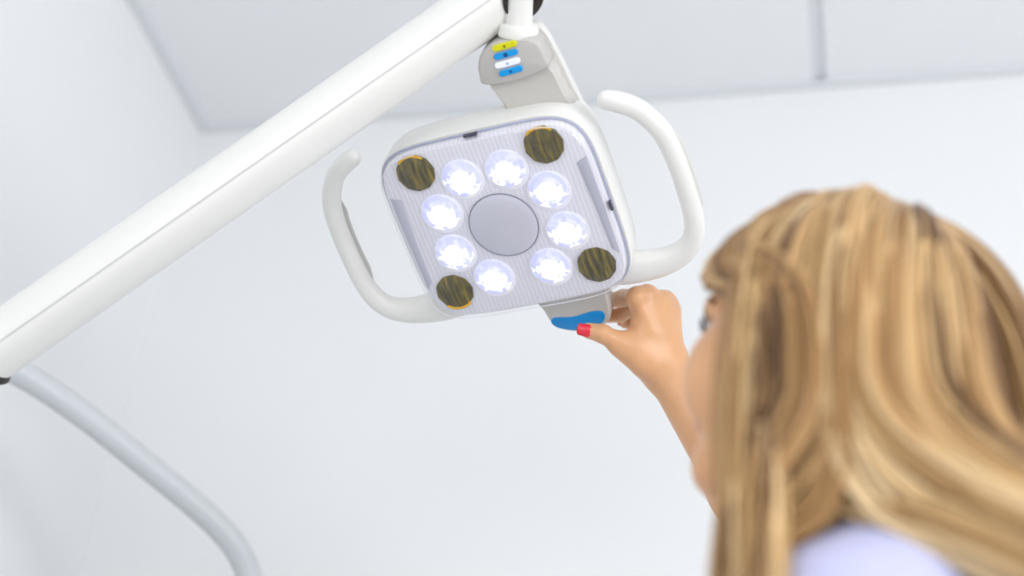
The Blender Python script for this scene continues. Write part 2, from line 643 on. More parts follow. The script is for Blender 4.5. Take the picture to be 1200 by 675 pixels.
def optic(name, cx, cy, r, material, parent, amber=False, seed=0):
    """faceted round optic: scalloped edge, concentric rings of flat facets"""
    rr = random.Random(seed)
    n = 20
    rings = [(1.0, -4.0), (0.98, -0.6), (0.74, 0.8), (0.50, 1.6), (0.27, 1.9)]
    V, Fc, G = [], [], []
    for k, (q, z) in enumerate(rings):
        for i in range(n):
            a = 2 * math.pi * (i + 0.5 * (k % 2)) / n
            sc = (1 - 0.035 * (i % 2)) if k < 2 else 1
            jit = rr.uniform(-0.5, 0.5) if k >= 2 else 0
            V.append((cx + r * q * sc * math.cos(a), cy + r * q * sc * math.sin(a), z + jit))
    V.append((cx, cy, 1.6))
    for k in range(len(rings) - 1):
        for i in range(n):
            j = (i + 1) % n
            a, b, c, d = k * n + i, k * n + j, (k + 1) * n + j, (k + 1) * n + i
            if k % 2 == 0:
                tri = [(a, b, d), (b, c, d)]
            else:
                tri = [(a, b, c), (a, c, d)]
            for t3 in tri:
                Fc.append(t3)
                m = np.mean([V[x] for x in t3], axis=0) - np.array([cx, cy, 0])
                G.append((k, m[0] / r, m[1] / r))
    for i in range(n):
        j = (i + 1) % n
        Fc.append(((len(rings) - 1) * n + i, (len(rings) - 1) * n + j, len(V) - 1))
        G.append((9, 0, 0))
    o = mesh_obj(name, np.array(V) * 0.001, Fc, material, parent, smooth=False)
    if not amber:
        at = o.data.attributes.new('glow', 'FLOAT', 'FACE')
        vals = []
        for k, x, y in G:
            ang = math.degrees(math.atan2(y, x))
            if k >= 3:
                g = rr.uniform(0.6, 1.0)
            elif k == 2:
                g = rr.uniform(0.0, 0.12) if 10 < ang < 160 else rr.uniform(0.05, 0.5)
            else:
                g = rr.choice((0.0, 0.0, 0.008, 0.02, 0.06)) if -15 < ang < 185 else rr.choice((0.01, 0.05, 0.3))
            vals.append(g)
        at.data.foreach_set('value', vals)
    return o


for k, ang in enumerate((111.5, 68.5, 26.0, -17.5, -61.0, -119.0, -162.5, 154.5)):
    a = math.radians(ang)
    o = optic('led_lens', 65 * math.cos(a), 65 * math.sin(a), 20.5, LED, lamp, seed=k)
    slab('lens_bezel_halo', np.array([(65 * math.cos(a) + 22.6 * math.cos(t), 65 * math.sin(a) - 1.8 + 22.6 * math.sin(t)) for t in np.linspace(0, 2 * math.pi, 40, endpoint=False)]),
         [(0, -5), (0, -2.7), (2.5, -2.2)], BEZEL_HALO, o)  # sits lower than the lens, so the painted halo shows below it
for k, (x, y) in enumerate(((-68.5, 76.8), (69.5, 76.8), (79, -65.5), (-79, -65.5))):
    o = optic('amber_lens', x, y, 20.5, AMBER, lamp, True, seed=20 + k)
    sgn = 1 if y > 0 else -1
    if k != 2:
        t = np.linspace(math.radians(50), math.radians(130), 14) * sgn
        pth = np.array([(x + 19.6 * math.cos(q), y + 19.6 * math.sin(q), 0.0) for q in t])
        sweep('amber_edge', pth, [(0.9, 1.4)] * 14, (0, 0, 1), AMBERY, o, nseg=8, scale=0.001)
circ = lambda cx, cy, r, n=48: np.array([(cx + r * math.cos(t), cy + r * math.sin(t)) for t in np.linspace(0, 2 * math.pi, n, endpoint=False)])
cl = slab('center_lens', circ(0, 0, 35.5, 64), [(0, -5), (0, -1.2), (0.8, -0.4)], FROST, lamp, dome1=3.5)
closed_tube('lens_rim', np.c_[circ(0, 0, 35.8, 72), np.full(72, -1.6)], 0.7, mat('rim_dark', (136, 136, 152), 0.3), cl)

# handles
hp = [(-78, -86), (-110, -91), (-145, -90), (-170, -78), (-182, -54), (-184.5, -18), (-183.5, 22), (-178, 54), (-163, 80), (-146, 92.5), (-136, 97)]
hr = [(14, 19), (14, 17.5), (12.5, 14), (11.2, 11.6), (10.8, 10.2), (10.5, 9.8), (10.5, 9.8), (10.5, 10), (10.5, 10), (11, 10), (9.2, 9.6)]
for s in (-1, 1):
    p3 = np.array([((x - 4.5 * min(1, (-78 - x) / 60) if s < 0 else -x), (y - 2.5 if s < 0 and y < -60 else y), -28.0) for x, y in hp])
    pc = catmull(p3, 7)
    rc = catmull(np.array(hr, float), 7)
    hd = sweep('handle', pc, [tuple(q) for q in rc], (0, 0, 1), WHITE, lamp, nseg=24, pw=2.3, scale=0.001)
    gp = catmull([((x - 4.5 if s < 0 else -x), y, -36.0) for x, y in hp[4:8]], 10)
    gx = gp.copy()
    gx[:, 0] += 4.2
    rads = [(3.4 * min(1, 0.35 + 4 * min(i, len(gx) - 1 - i) / len(gx)), 7.6 * min(1, 0.35 + 4 * min(i, len(gx) - 1 - i) / len(gx))) for i in range(len(gx))]
    sweep('grip_insert', gx, rads, (0, 0, 1), GRIPM, hd, nseg=16, scale=0.001)

# sensor pod under the head
sp = [(-1.5, -104), (-2.1, -124), (0.4, -136.8), (8, -148), (28.3, -155.3), (50.9, -153.8), (63.6, -147), (68.5, -133), (70.1, -117), (69, -104)]
pod = slab('sensor_pod', catmull(sp, 5, True), [(6, -54), (2, -51), (0, -46), (0, -28), (0.8, -25.5), (2.2, -24.2)], GREYP, lamp)
bw = [(1.6, -137.5), (7.4, -145.2), (24.6, -151.8), (38.5, -152.6), (54.0, -148.6), (60.6, -141), (59.0, -134.0), (47.3, -132.2), (27.3, -134.5), (6.1, -131.8)]
slab('sensor_window', catmull(bw, 5, True), [(0, -25), (0, -23.7), (0.5, -23.3)], BLUE, pod)

# control pod above the head
cap_o = catmull([(21.5, 138), (19.5, 150), (22.5, 161), (31, 171.5), (46, 177.5), (64, 178.5), (79, 175), (88.5, 167), (90.5, 153), (88.5, 140), (55, 134.5)], 6, True)[::-1]
cp = slab('control_pod', cap_o, [(4, -66), (0, -60), (0, -38), (0.6, -35.5), (1.8, -33.8), (3.2, -33.1)], GREYP, lamp)
lo_o = catmull([(31, 84), (30, 110), (24, 139), (55, 143), (88, 142), (95, 112), (97, 84), (64, 80)], 6, True)[::-1]
slab('neck', lo_o, [(3, -66), (0, -62), (0, -44), (3, -40)], mat('grey_plastic_light', (206, 203, 198), 0.35), lamp)
sh_o = catmull([(28, 50), (26, 90), (25, 125), (27, 155), (40, 173), (62, 179), (82, 176), (90, 165), (94.5, 140), (98, 112), (101, 84), (104, 50)], 6, True)[::-1]
slab('back_shell', sh_o, [(10, -84), (3, -80), (0, -72), (0, -61)], WHITE, lamp)
pads = [((46.2, 173.2), (65.6, 173.6), YELLOW, ICONY), ((44.6, 164.6), (63.6, 165.0), CYAN, ICON), ((42.8, 155.6), (62.8, 156.0), PADW, ICONW), ((43.8, 146.6), (62.6, 147.4), CYAN, ICON)]
for (xa, ya), (xb, yb), m1, m2 in pads:
    r = 3.1
    o_ = [(xa + r * math.cos(t), ya + r * math.sin(t)) for t in np.linspace(math.pi / 2, 3 * math.pi / 2, 10)] + \
         [(xb + r * math.cos(t), yb + r * math.sin(t)) for t in np.linspace(-math.pi / 2, math.pi / 2, 10)]
    b = slab('button', o_, [(0, -34), (0, -31.6), (0.7, -31)], m1, cp)
    cxm, cym = (xa + xb) / 2, (ya + yb) / 2
    slab('icon', circ(cxm, cym, 1.5 if m2 is not ICON or ya < 150 else 2.3, 14), [(0, -31.2), (0, -30.8)], m2, b)

# arm
A0, A1 = P(-110, 481, 1.395), P(700, -84, 1.456)
ax = nrm(A1 - A0)
side = nrm(np.cross(ax, BZ @ np.eye(3) if False else np.array([0, 0, 1.0])))
upv = np.cross(side, ax)
toward = nrm(EYE - P(300, 195, 1.43))
RA = 0.0278
V, Fc = [], []
nseg = 72
# seam sits on the side that faces the viewer, a little above the middle
ang_view = math.atan2(toward @ upv, toward @ side)
seam_a = ang_view + math.radians(5)
prof = []
for i in range(nseg):
    a = seam_a + math.radians(1.6) + (2 * math.pi - math.radians(3.2)) * i / (nseg - 1)
    q = (abs(math.cos(a)) ** 2.5 + abs(math.sin(a)) ** 2.5) ** (-1 / 2.5)
    prof.append((math.cos(a) * q * RA, math.sin(a) * q * RA, 0))
for a, dr in ((seam_a - math.radians(1.0), 0.0010), (seam_a + math.radians(1.0), 0.0010)):
    q = (abs(math.cos(a)) ** 2.5 + abs(math.sin(a)) ** 2.5) ** (-1 / 2.5)
    prof.append((math.cos(a) * (q * RA - dr), math.sin(a) * (q * RA - dr), 1))
N = len(prof)
stations = [(0.0, 0.55), (0.006, 0.85), (0.016, 1.0)] + [(t, 1.0) for t in np.linspace(0.06, 0.94, 12)] + [(0.984, 1.0), (0.994, 0.85), (1.0, 0.55)]
for t, sc in stations:
    for u_, v_, _ in prof:
        V.append(A0 + (A1 - A0) * t + (side * u_ + upv * v_) * sc)
mats = []
for k in range(len(stations) - 1):
    for i in range(N):
        j = (i + 1) % N
        Fc.append((k * N + i, k * N + j, (k + 1) * N + j, (k + 1) * N + i))
        mats.append(1 if (i >= N - 3) else 0)
Fc.append(tuple(range(N))[::-1])
Fc.append(tuple((len(stations) - 1) * N + i for i in range(N)))
mats += [0, 0]
arm = mesh_obj('arm', V, Fc, [WHITE, SEAM], None)
arm.data.polygons.foreach_set('material_index', mats)


def cutter(origin, axis, r, h0, h1):
    return lathe('cutter', [(r, h0), (r, h1)], origin, axis, WHITE, None, 40)


post_top, post_bot = P(609.5, -21, 1.420), P(607.5, 40, 1.4405)
pax = nrm(post_bot - post_top)
sock_r = 0.0205
kn_top = P(-14, 414, 1.402)
kn_bot = P(-38, 520, 1.42)
kax = nrm(kn_bot - kn_top)
for org, axv in ((kn_top, kax),):
    c = cutter(org, axv, 0.0250, 0.006, 0.07)
    md = arm.modifiers.new('hole', 'BOOLEAN')
    md.operation = 'DIFFERENCE'
    md.solver = 'EXACT'
    md.object = c
    dg = bpy.context.evaluated_depsgraph_get()
    me2 = bpy.data.meshes.new_from_object(arm.evaluated_get(dg))
    arm.modifiers.clear()
    old = arm.data
    arm.data = me2
    bpy.data.meshes.remove(old)
    bpy.data.objects.remove(c)
sharp_by_angle(arm, 30)
arm.data.name = 'arm'
to_local(arm)
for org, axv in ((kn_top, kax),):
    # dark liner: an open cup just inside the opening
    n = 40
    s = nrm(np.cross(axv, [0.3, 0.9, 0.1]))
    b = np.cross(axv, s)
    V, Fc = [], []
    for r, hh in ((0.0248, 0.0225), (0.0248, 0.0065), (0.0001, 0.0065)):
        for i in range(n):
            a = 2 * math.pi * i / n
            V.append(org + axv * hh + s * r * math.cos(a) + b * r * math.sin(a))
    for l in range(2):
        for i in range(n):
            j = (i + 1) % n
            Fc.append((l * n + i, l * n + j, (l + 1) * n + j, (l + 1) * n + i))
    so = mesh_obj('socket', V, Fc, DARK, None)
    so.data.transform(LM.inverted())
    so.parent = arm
sn = nrm(toward - ax * (toward @ ax))
sn = nrm(sn * 0.86 - nrm(np.cross(sn, ax)) * 0.5 * np.sign(np.cross(sn, ax)[2]))
cc = A0 + ax * ((P(599, -13, 1.447) - A0) @ ax)
so = lathe('socket', [(0.0215, -0.012), (0.0215, 0.0022), (0.0200, 0.0032), (0.016, 0.0014), (0.001, -0.0002)], cc + sn * RA, sn, DARK)
so.data.transform(LM.inverted())
so.parent = arm
o = lathe('yoke_post', [(0.0132, 0.004), (0.0132, 0.03), (0.0134, np.linalg.norm(post_bot - post_top) - 0.004)], post_top, pax, WHITE)
to_local(o)
plen = np.linalg.norm(post_bot - post_top)
o = lathe('collar', [(0.0150, plen - 0.0115), (0.0185, plen - 0.0095), (0.0198, plen - 0.005), (0.0203, plen - 0.001), (0.0200, plen + 0.001)], post_top, pax, WHITE)
to_local(o)
klen = np.linalg.norm(kn_bot - kn_top)
o = lathe('knuckle', [(0.0125, 0.0066), (0.0125, klen - 0.01), (0.017, klen - 0.006), (0.02, klen), (0.02, klen + 0.02), (0.017, klen + 0.026)], kn_top, kax, METAL)
to_local(o)

# bent support tube behind, low on the left
tp = [kn_bot + kax * 0.0435, kn_bot + kax * 0.055 + D(-0.012, -0.004, 0.02), P(-75, 580, 1.51), P(-115, 520, 1.60), P(-110, 425, 1.72), P(-60, 398, 1.80), P(0, 425, 1.84), P(55, 456, 1.87), P(111, 496, 1.89), P(167, 541, 1.91), P(222, 586, 1.93), P(254, 615, 1.94), P(278, 644, 1.945), P(293, 678, 1.945), P(299, 716, 1.93)]
last = tp[-1]
for zz in (last[2] - 0.08, last[2] - 0.3, last[2] - 0.8, 0.02):
    tp.append(np.array([last[0] + 0.003, last[1] + 0.004, zz]))
tube_path = catmull(tp, 8)
tube = sweep('support_tube', tube_path, [(0.0172, 0.0172)] * len(tube_path), (0.45, -0.35, 0.82), TUBE, None, nseg=24)
tag(tube, 'bent light grey support tube below and behind the white lamp arm', 'tube')
b = lathe('base_flange', [(0.09, 0.0), (0.09, 0.014), (0.08, 0.02), (0.03, 0.024), (0.02, 0.05)], (tp[-1][0], tp[-1][1], 0), (0, 0, 1), TUBE, tube)

# ------------------------------------------------------------------ the person: implicit body
Wr = P(779, 431, 1.578)
LS = P(1012, 738, 0.870)
RS = LS + D(0.10, -0.165, 0.335)
EL = Wr + D(0.128, -0.197, -0.085)
ftc = D(-0.93, 0, 0.37)
ft = nrm([ftc[0], ftc[1], 0])
rt = np.cross(ft, [0, 0, 1.0])
UP = np.array([0, 0, 1.0])
Hc = P(966, 409, 1.075)
fhc = D(-0.70, 0, 0.71)
fh = nrm([fhc[0], fhc[1], 0])
PIT = math.radians(9)
hf = fh * math.cos(PIT) + UP * math.sin(PIT)
hu = UP * math.cos(PIT) - fh * math.sin(PIT)
hrt = np.cross(hf, hu)


def Hd(x, y, z):
    return Hc + hrt * x + hf * y + hu * z


NB = (LS + RS) / 2 + UP * 0.035 - ft * 0.005 - rt * 0.03            # neck base
TC = np.array([NB[0], NB[1], 0])                       # column of the torso


def To(x, y, z):
    return TC + rt * x + ft * y + UP * z


zs = (LS[2] + RS[2]) / 2                               # shoulder height


class Prim:
    pass


def cone(a, b, ra, rb, k, g):
    p = Prim()
    p.t = 'c'
    p.a, p.b, p.ra, p.rb, p.k, p.g = np.asarray(a, float), np.asarray(b, float), ra, rb, k, g
    p.c = (p.a + p.b) / 2
    p.R = np.linalg.norm(p.b - p.a) / 2 + max(ra, rb)
    return p


def ell(c, r, axes, k, g, sub=False):
    p = Prim()
    p.t = 'e'
    p.c, p.r, p.k, p.g, p.sub = np.asarray(c, float), np.asarray(r, float), k, g, sub
    p.A = np.array(axes)
    p.R = max(r)
    return p


def pd(p, X):
    if p.t == 'c':
        ab = p.b - p.a
        L2 = ab @ ab
        h = np.clip((X - p.a) @ ab / L2, 0, 1)
        return np.linalg.norm(X - p.a - h[:, None] * ab, axis=1) - (p.ra + (p.rb - p.ra) * h)
    q = (X - p.c) @ p.A.T
    k0 = np.linalg.norm(q / p.r, axis=1)
    k1 = np.linalg.norm(q / (p.r * p.r), axis=1)
    return np.where(k1 < 1e-9, -p.r.min(), k0 * (k0 - 1.0) / np.maximum(k1, 1e-9))


def smin(a, b, k):
    h = np.maximum(k - np.abs(a - b), 0) / k
    return np.minimum(a, b) - h * h * k * 0.25


HA = (hrt, hf, hu)
TA = (rt, ft, UP)
HEAD, TORSO, ARM, HAND = [], [], [], []
HEAD += [
    ell(Hd(0, -0.017, 0.030), (0.073, 0.093, 0.078), HA, 0.02, 'h'),
    ell(Hd(0, 0.030, -0.026), (0.057, 0.056, 0.072), HA, 0.03, 'h'),
    cone(Hd(-0.047, 0.0, -0.055), Hd(-0.012, 0.066, -0.090), 0.020, 0.017, 0.025, 'h'),
    cone(Hd(0.047, 0.0, -0.055), Hd(0.012, 0.066, -0.090), 0.020, 0.017, 0.025, 'h'),
    ell(Hd(0, 0.074, -0.092), (0.016, 0.015, 0.014), HA, 0.02, 'h'),
    ell(Hd(-0.041, 0.057, -0.026), (0.024, 0.022, 0.026), HA, 0.02, 'h'),
    ell(Hd(0.041, 0.057, -0.026), (0.024, 0.022, 0.026), HA, 0.02, 'h'),
    ell(Hd(-0.043, 0.054, -0.048), (0.021, 0.024, 0.026), HA, 0.022, 'h'),
    ell(Hd(0.043, 0.054, -0.048), (0.021, 0.024, 0.026), HA, 0.022, 'h'),
    cone(Hd(-0.040, 0.070, 0.026), Hd(-0.010, 0.083, 0.024), 0.010, 0.010, 0.015, 'h'),
    cone(Hd(0.040, 0.070, 0.026), Hd(0.010, 0.083, 0.024), 0.010, 0.010, 0.015, 'h'),
    ell(Hd(-0.031, 0.091, 0.006), (0.015, 0.014, 0.010), HA, 0.012, 'h', True),
    ell(Hd(0.031, 0.091, 0.006), (0.015, 0.014, 0.010), HA, 0.012, 'h', True),
    cone(Hd(0, 0.086, 0.012), Hd(0, 0.106, -0.026), 0.0065, 0.0095, 0.010, 'h'),
    ell(Hd(-0.010, 0.094, -0.031), (0.008, 0.009, 0.007), HA, 0.006, 'h'),
    ell(Hd(0.010, 0.094, -0.031), (0.008, 0.009, 0.007), HA, 0.006, 'h'),
    ell(Hd(0, 0.084, -0.054), (0.022, 0.010, 0.0055), HA, 0.006, 'h'),
    ell(Hd(0, 0.082, -0.065), (0.019, 0.010, 0.0060), HA, 0.006, 'h'),
    ell(Hd(-0.074, -0.012, -0.006), (0.008, 0.017, 0.030), HA, 0.008, 'h'),
    ell(Hd(0.074, -0.012, -0.006), (0.008, 0.017, 0.030), HA, 0.008, 'h'),
    cone(Hd(0, -0.025, -0.045), NB, 0.050, 0.056, 0.03, 'h'),
]
TORSO += [
    cone(NB, LS + rt * 0.02, 0.056, 0.046, 0.05, 't'),
    cone(NB, RS - rt * 0.02, 0.056, 0.046, 0.05, 't'),
    ell(To(0, -0.005, zs - 0.13), (0.150, 0.098, 0.165), TA, 0.06, 't'),
    ell(To(-0.075, 0.075, zs - 0.165), (0.060, 0.060, 0.062), TA, 0.05, 't'),
    ell(To(0.075, 0.075, zs - 0.165), (0.060, 0.060, 0.062), TA, 0.05, 't'),
    ell(To(0, -0.005, zs - 0.31), (0.122, 0.088, 0.16), TA, 0.06, 't'),
    ell(To(0, -0.012, zs - 0.49), (0.158, 0.110, 0.13), TA, 0.06, 't'),
]
LEGS = []
FEET = []
for s in (-1, 1):
    hip, knee, ank = To(s * 0.085, -0.01, zs - 0.54), To(s * 0.088, 0.015, 0.44), To(s * 0.09, -0.03, 0.085)
    LEGS += [cone(hip, knee, 0.082, 0.054, 0.05, 't'), cone(knee - ft * 0.012, To(s * 0.09, -0.045, 0.30), 0.050, 0.052, 0.03, 't'),
             cone(To(s * 0.09, -0.04, 0.30), ank, 0.050, 0.034, 0.03, 't')]
    FEET += [cone(ank - UP * 0.035 - ft * 0.01, To(s * 0.095, 0.11, 0.03), 0.036, 0.026, 0.03, 't')]
# left arm hangs by the side
LE = LS - UP * 0.27 - rt * 0.07 - ft * 0.03
LW = LE - UP * 0.20 + ft * 0.12 + rt * 0.01
ARM += [
    cone(LS, LE, 0.046, 0.036, 0.03, 'a'), cone(LE, LE * .6 + LW * .4, 0.037, 0.036, 0.02, 'a'), cone(LE * .6 + LW * .4, LW, 0.036, 0.025, 0.02, 'a'),
    cone(RS, EL, 0.046, 0.037, 0.03, 'a'),
    cone(EL, EL * .62 + Wr * .38, 0.037, 0.037, 0.02, 'a'), cone(EL * .62 + Wr * .38, Wr, 0.037, 0.0228, 0.02, 'a'),
]


def finger(pts, r0, r1, g):
    out = []
    n = len(pts) - 1
    for i in range(n):
        ra = r0 + (r1 - r0) * i / n
        rb = r0 + (r1 - r0) * (i + 1) / n
        out.append(cone(pts[i], pts[i + 1], ra, rb, 0.004, g))
    return out


# right hand: thumb in front of the sensor pod, fingers folded away behind it
iM, mM, rM, pM = P(746, 348.5, 1.558), P(759, 346.5, 1.566), P(774, 356, 1.578), P(784, 366, 1.592)
iF = [iM, P(731, 349, 1.596), P(714, 352, 1.618), P(698, 356, 1.622)]
mF = [mM, P(748, 358, 1.612), P(727, 369, 1.630), P(709, 371, 1.624)]
rF = [rM, P(766, 366, 1.622), P(748, 378, 1.640), P(733, 378, 1.640)]
pF = [pM, P(778, 374, 1.625), P(763, 383, 1.641), P(750, 383, 1.644)]
tC, tM, tI, tT = P(757, 421, 1.566), P(727, 403, 1.554), P(706, 391, 1.5465), P(690, 387.5, 1.5505)
tocam = nrm(EYE - mM)
HAND += [
    cone(Wr, iM, 0.0205, 0.0098, 0.012, 'p'), cone(Wr, mM, 0.0205, 0.0102, 0.012, 'p'),
    cone(Wr, rM, 0.0205, 0.0096, 0.012, 'p'), cone(Wr + (pM - iM) * 0.12, pM, 0.0190, 0.0090, 0.012, 'p'),
    ell((Wr * 0.42 + (iM + rM) / 2 * 0.58), (0.027, 0.034, 0.0115),
        (nrm(pM - iM), nrm(mM - Wr), nrm(np.cross(pM - iM, mM - Wr))), 0.016, 'p'),
    cone(Wr, tC, 0.0200, 0.0160, 0.014, 'p'),
    cone(tC, tM, 0.0160, 0.0116, 0.012, 'p'),
    cone(iM * 0.55 + Wr * 0.45, tM * 0.70 + tC * 0.30, 0.0095, 0.0085, 0.018, 'p'),
]
for q, rr_ in ((iM, 0.0074), (mM, 0.0078), (rM, 0.0070), (pM, 0.0064)):
    # knuckle and the tendon that runs to it
    HAND.append(ell(q + tocam * 0.0055 + nrm(mM - Wr) * 0.002, (rr_, rr_, rr_), np.eye(3), 0.006, 'p'))
    HAND.append(cone(q + tocam * 0.0078, Wr * 0.45 + q * 0.55 + tocam * 0.0138, 0.0032, 0.0034, 0.006, 'p'))
FING = [('f1', finger(iF, 0.0100, 0.0070, 'f1')), ('f2', finger(mF, 0.0102, 0.0072, 'f2')), ('f3', finger(rF, 0.0098, 0.0068, 'f3')),
        ('f4', finger(pF, 0.0088, 0.0060, 'f4')),
        ('f5', [cone(tM, tI, 0.0112, 0.0094, 0.003, 'f5'), cone(tI, tT, 0.0100, 0.0084, 0.003, 'f5'), ell(tI + tocam * 0.004, (0.0068, 0.0068, 0.0068), np.eye(3), 0.003, 'f5')])]
# left hand, relaxed and half open
lhd = nrm(LW - LE)
lx = nrm(np.cross(lhd, rt))
LP = LW + lhd * 0.075
HAND_L = [cone(LW, LP + lx * q, 0.021, 0.0098, 0.016, 'p') for q in (-0.028, -0.009, 0.010, 0.028)]
FING_L = []
for q, ln in ((-0.028, 0.062), (-0.009, 0.076), (0.010, 0.082), (0.028, 0.074)):
    b0 = LP + lx * q
    inn = rt * 1.0
    FING_L.append(('l', finger([b0, b0 + nrm(lhd + inn * .25) * ln * .45, b0 + nrm(lhd + inn * .25) * ln * .45 + nrm(lhd + inn * .7) * ln * .3,
                                b0 + nrm(lhd + inn * .25) * ln * .45 + nrm(lhd + inn * .7) * ln * .3 + nrm(lhd + inn * 1.2) * ln * .25], 0.0092, 0.0068, 'l')))
tb = LW + lhd * 0.02 + lx * 0.02
FING_L.append(('l', [cone(tb, tb + nrm(lhd + lx * .8 + rt * .3) * 0.045, 0.014, 0.0105, 0.006, 'l'),
                     cone(tb + nrm(lhd + lx * .8 + rt * .3) * 0.045, tb + nrm(lhd + lx * .8 + rt * .3) * 0.045 + nrm(lhd + lx * .3 + rt * .3) * 0.048, 0.0104, 0.0076, 0.004, 'l')]))


def chain(prims, X, c=None, R=0.0):
    d = np.full(len(X), 1e3)
    for p in prims:
        if c is not None and np.linalg.norm(c - p.c) - p.R - R > 0.09:
            continue
        q = pd(p, X)
        if getattr(p, 'sub', False):
            h = np.maximum(p.k - np.abs(d + q), 0) / p.k
            d = np.maximum(d, -q) + h * h * p.k * 0.25
        else:
            d = smin(d, q, p.k)
    return d


def hand_sdf(X, base, fingers, c=None, R=0.0):
    d = base
    fd = np.full(len(X), 1e3)
    for g, prims in fingers:
        fd = smin(fd, chain(prims, X, c, R), 0.0025)
    return smin(d, fd, 0.007)


def body_sdf(X, c=None, R=0.0):
    d = chain(HEAD, X, c, R)
    d = smin(d, chain(TORSO, X, c, R), 0.03)
    d = smin(d, chain(LEGS, X, c, R), 0.03)
    d = smin(d, chain(FEET, X, c, R), 0.02)
    d = smin(d, chain(ARM, X, c, R), 0.025)
    h1 = hand_sdf(X, chain(HAND, X, c, R), FING, c, R)
    h2 = hand_sdf(X, chain(HAND_L, X, c, R), FING_L, c, R)
    d = smin(d, h1, 0.012)
    d = smin(d, h2, 0.012)
    return d


def surface(sdf, lo, hi, h, newton=2):
    """surface-nets mesh of an implicit shape, on a block-sparse grid"""
    lo = np.asarray(lo, float)
    B = 8
    nb = np.ceil((np.asarray(hi) - lo) / (h * B)).astype(int)
    n = nb * B + 1
    G = np.full(n, 1.0, np.float32)
    ii, jj, kk = np.meshgrid(*[np.arange(q) for q in nb], indexing='ij')
    bl = np.stack([ii, jj, kk], -1).reshape(-1, 3)
    half = B * h / 2
    cen = lo + (bl + 0.5) * B * h
    dc = np.concatenate([sdf(cen[i:i + 60000]) for i in range(0, len(cen), 60000)])
    keep = np.abs(dc) < half * 1.7321 + 0.022
    for b in bl[dc < 0]:
        if True:
            s = b * B
            G[s[0]:s[0] + B + 1, s[1]:s[1] + B + 1, s[2]:s[2] + B + 1] = -1.0
    off = np.stack(np.meshgrid(*[np.arange(B + 1)] * 3, indexing='ij'), -1).reshape(-1, 3)
    kb = bl[keep]
    CH = 24
    for i in range(0, len(kb), CH):
        bb = kb[i:i + CH]
        X = (lo + (bb[:, None, :] * B + off[None]) * h).reshape(-1, 3)
        c = X.mean(0)
        R = np.linalg.norm(X - c, axis=1).max()
        d = sdf(X, c, R).reshape(len(bb), B + 1, B + 1, B + 1)
        for b, v in zip(bb, d):
            s = b * B
            G[s[0]:s[0] + B + 1, s[1]:s[1] + B + 1, s[2]:s[2] + B + 1] = v
    Sg = G < 0
    cs = [Sg[a:n[0] - 1 + a, b:n[1] - 1 + b, c:n[2] - 1 + c] for a in (0, 1) for b in (0, 1) for c in (0, 1)]
    anyv = cs[0] | cs[1] | cs[2] | cs[3] | cs[4] | cs[5] | cs[6] | cs[7]
    allv = cs[0] & cs[1] & cs[2] & cs[3] & cs[4] & cs[5] & cs[6] & cs[7]
    act = np.argwhere(anyv & ~allv)
    idx = np.full(n - 1, -1, np.int32)
    idx[act[:, 0], act[:, 1], act[:, 2]] = np.arange(len(act))
    cv = np.stack([G[act[:, 0] + a, act[:, 1] + b, act[:, 2] + c] for a in (0, 1) for b in (0, 1) for c in (0, 1)], 1)
    cor = np.array([(a, b, c) for a in (0, 1) for b in (0, 1) for c in (0, 1)], float)
    acc = np.zeros((len(act), 3))
    cnt = np.zeros(len(act))
    for p in range(8):
        for q in range(p + 1, 8):
            if np.abs(cor[p] - cor[q]).sum() != 1:
                continue
            a, b = cv[:, p], cv[:, q]
            m = (a < 0) != (b < 0)
            t = np.where(m, a / np.where(m, a - b, 1), 0)
            acc += np.where(m[:, None], cor[p] + (cor[q] - cor[p]) * t[:, None], 0)
            cnt += m
    V = lo + (act + acc / np.maximum(cnt, 1)[:, None]) * h
    quads = []
    for ax_ in range(3):
        o1, o2 = [(1, 2), (2, 0), (0, 1)][ax_]
        sl0 = [slice(None)] * 3
        sl1 = [slice(None)] * 3
        sl0[ax_] = slice(0, n[ax_] - 1)
        sl1[ax_] = slice(1, n[ax_])
        A, Bq = Sg[tuple(sl0)], Sg[tuple(sl1)]
        e = np.argwhere(A != Bq)
        ok = (e[:, o1] > 0) & (e[:, o2] > 0) & (e[:, o1] < n[o1] - 1) & (e[:, o2] < n[o2] - 1)
        e = e[ok]
        inside = A[e[:, 0], e[:, 1], e[:, 2]]
        def cell(d1, d2):
            q = e.copy()
            q[:, o1] -= d1
            q[:, o2] -= d2
            return idx[q[:, 0], q[:, 1], q[:, 2]]
        Q = np.stack([cell(1, 1), cell(0, 1), cell(0, 0), cell(1, 0)], 1)
        Q[~inside] = Q[~inside][:, ::-1]
        quads.append(Q)
    Q = np.concatenate(quads)
    Q = Q[(Q >= 0).all(1)]
    return V, Q


def fast_mesh(name, V, Q, material, parent=None):
    me = bpy.data.meshes.new(name)
    k = Q.shape[1]
    me.vertices.add(len(V))
    me.vertices.foreach_set('co', np.asarray(V, np.float32).ravel())
    me.loops.add(Q.size)
    me.loops.foreach_set('vertex_index', Q.astype(np.int32).ravel())
    me.polygons.add(len(Q))
    me.polygons.foreach_set('loop_start', np.arange(0, Q.size, k, dtype=np.int32))
    me.polygons.foreach_set('use_smooth', np.ones(len(Q), bool))
    me.update(calc_edges=True)
    me.validate()
    me.materials.append(material)
    o = bpy.data.objects.new(name, me)
    COL.objects.link(o)
    if parent is not None:
        o.parent = parent
    return o


pts_all = np.array([p.c for p in HEAD + TORSO + LEGS + FEET + ARM + HAND + HAND_L])
lo = pts_all.min(0) - 0.16
hi = pts_all.max(0) + 0.16
lo[2] = -0.02
V, Q = surface(body_sdf, lo, hi, 0.003)
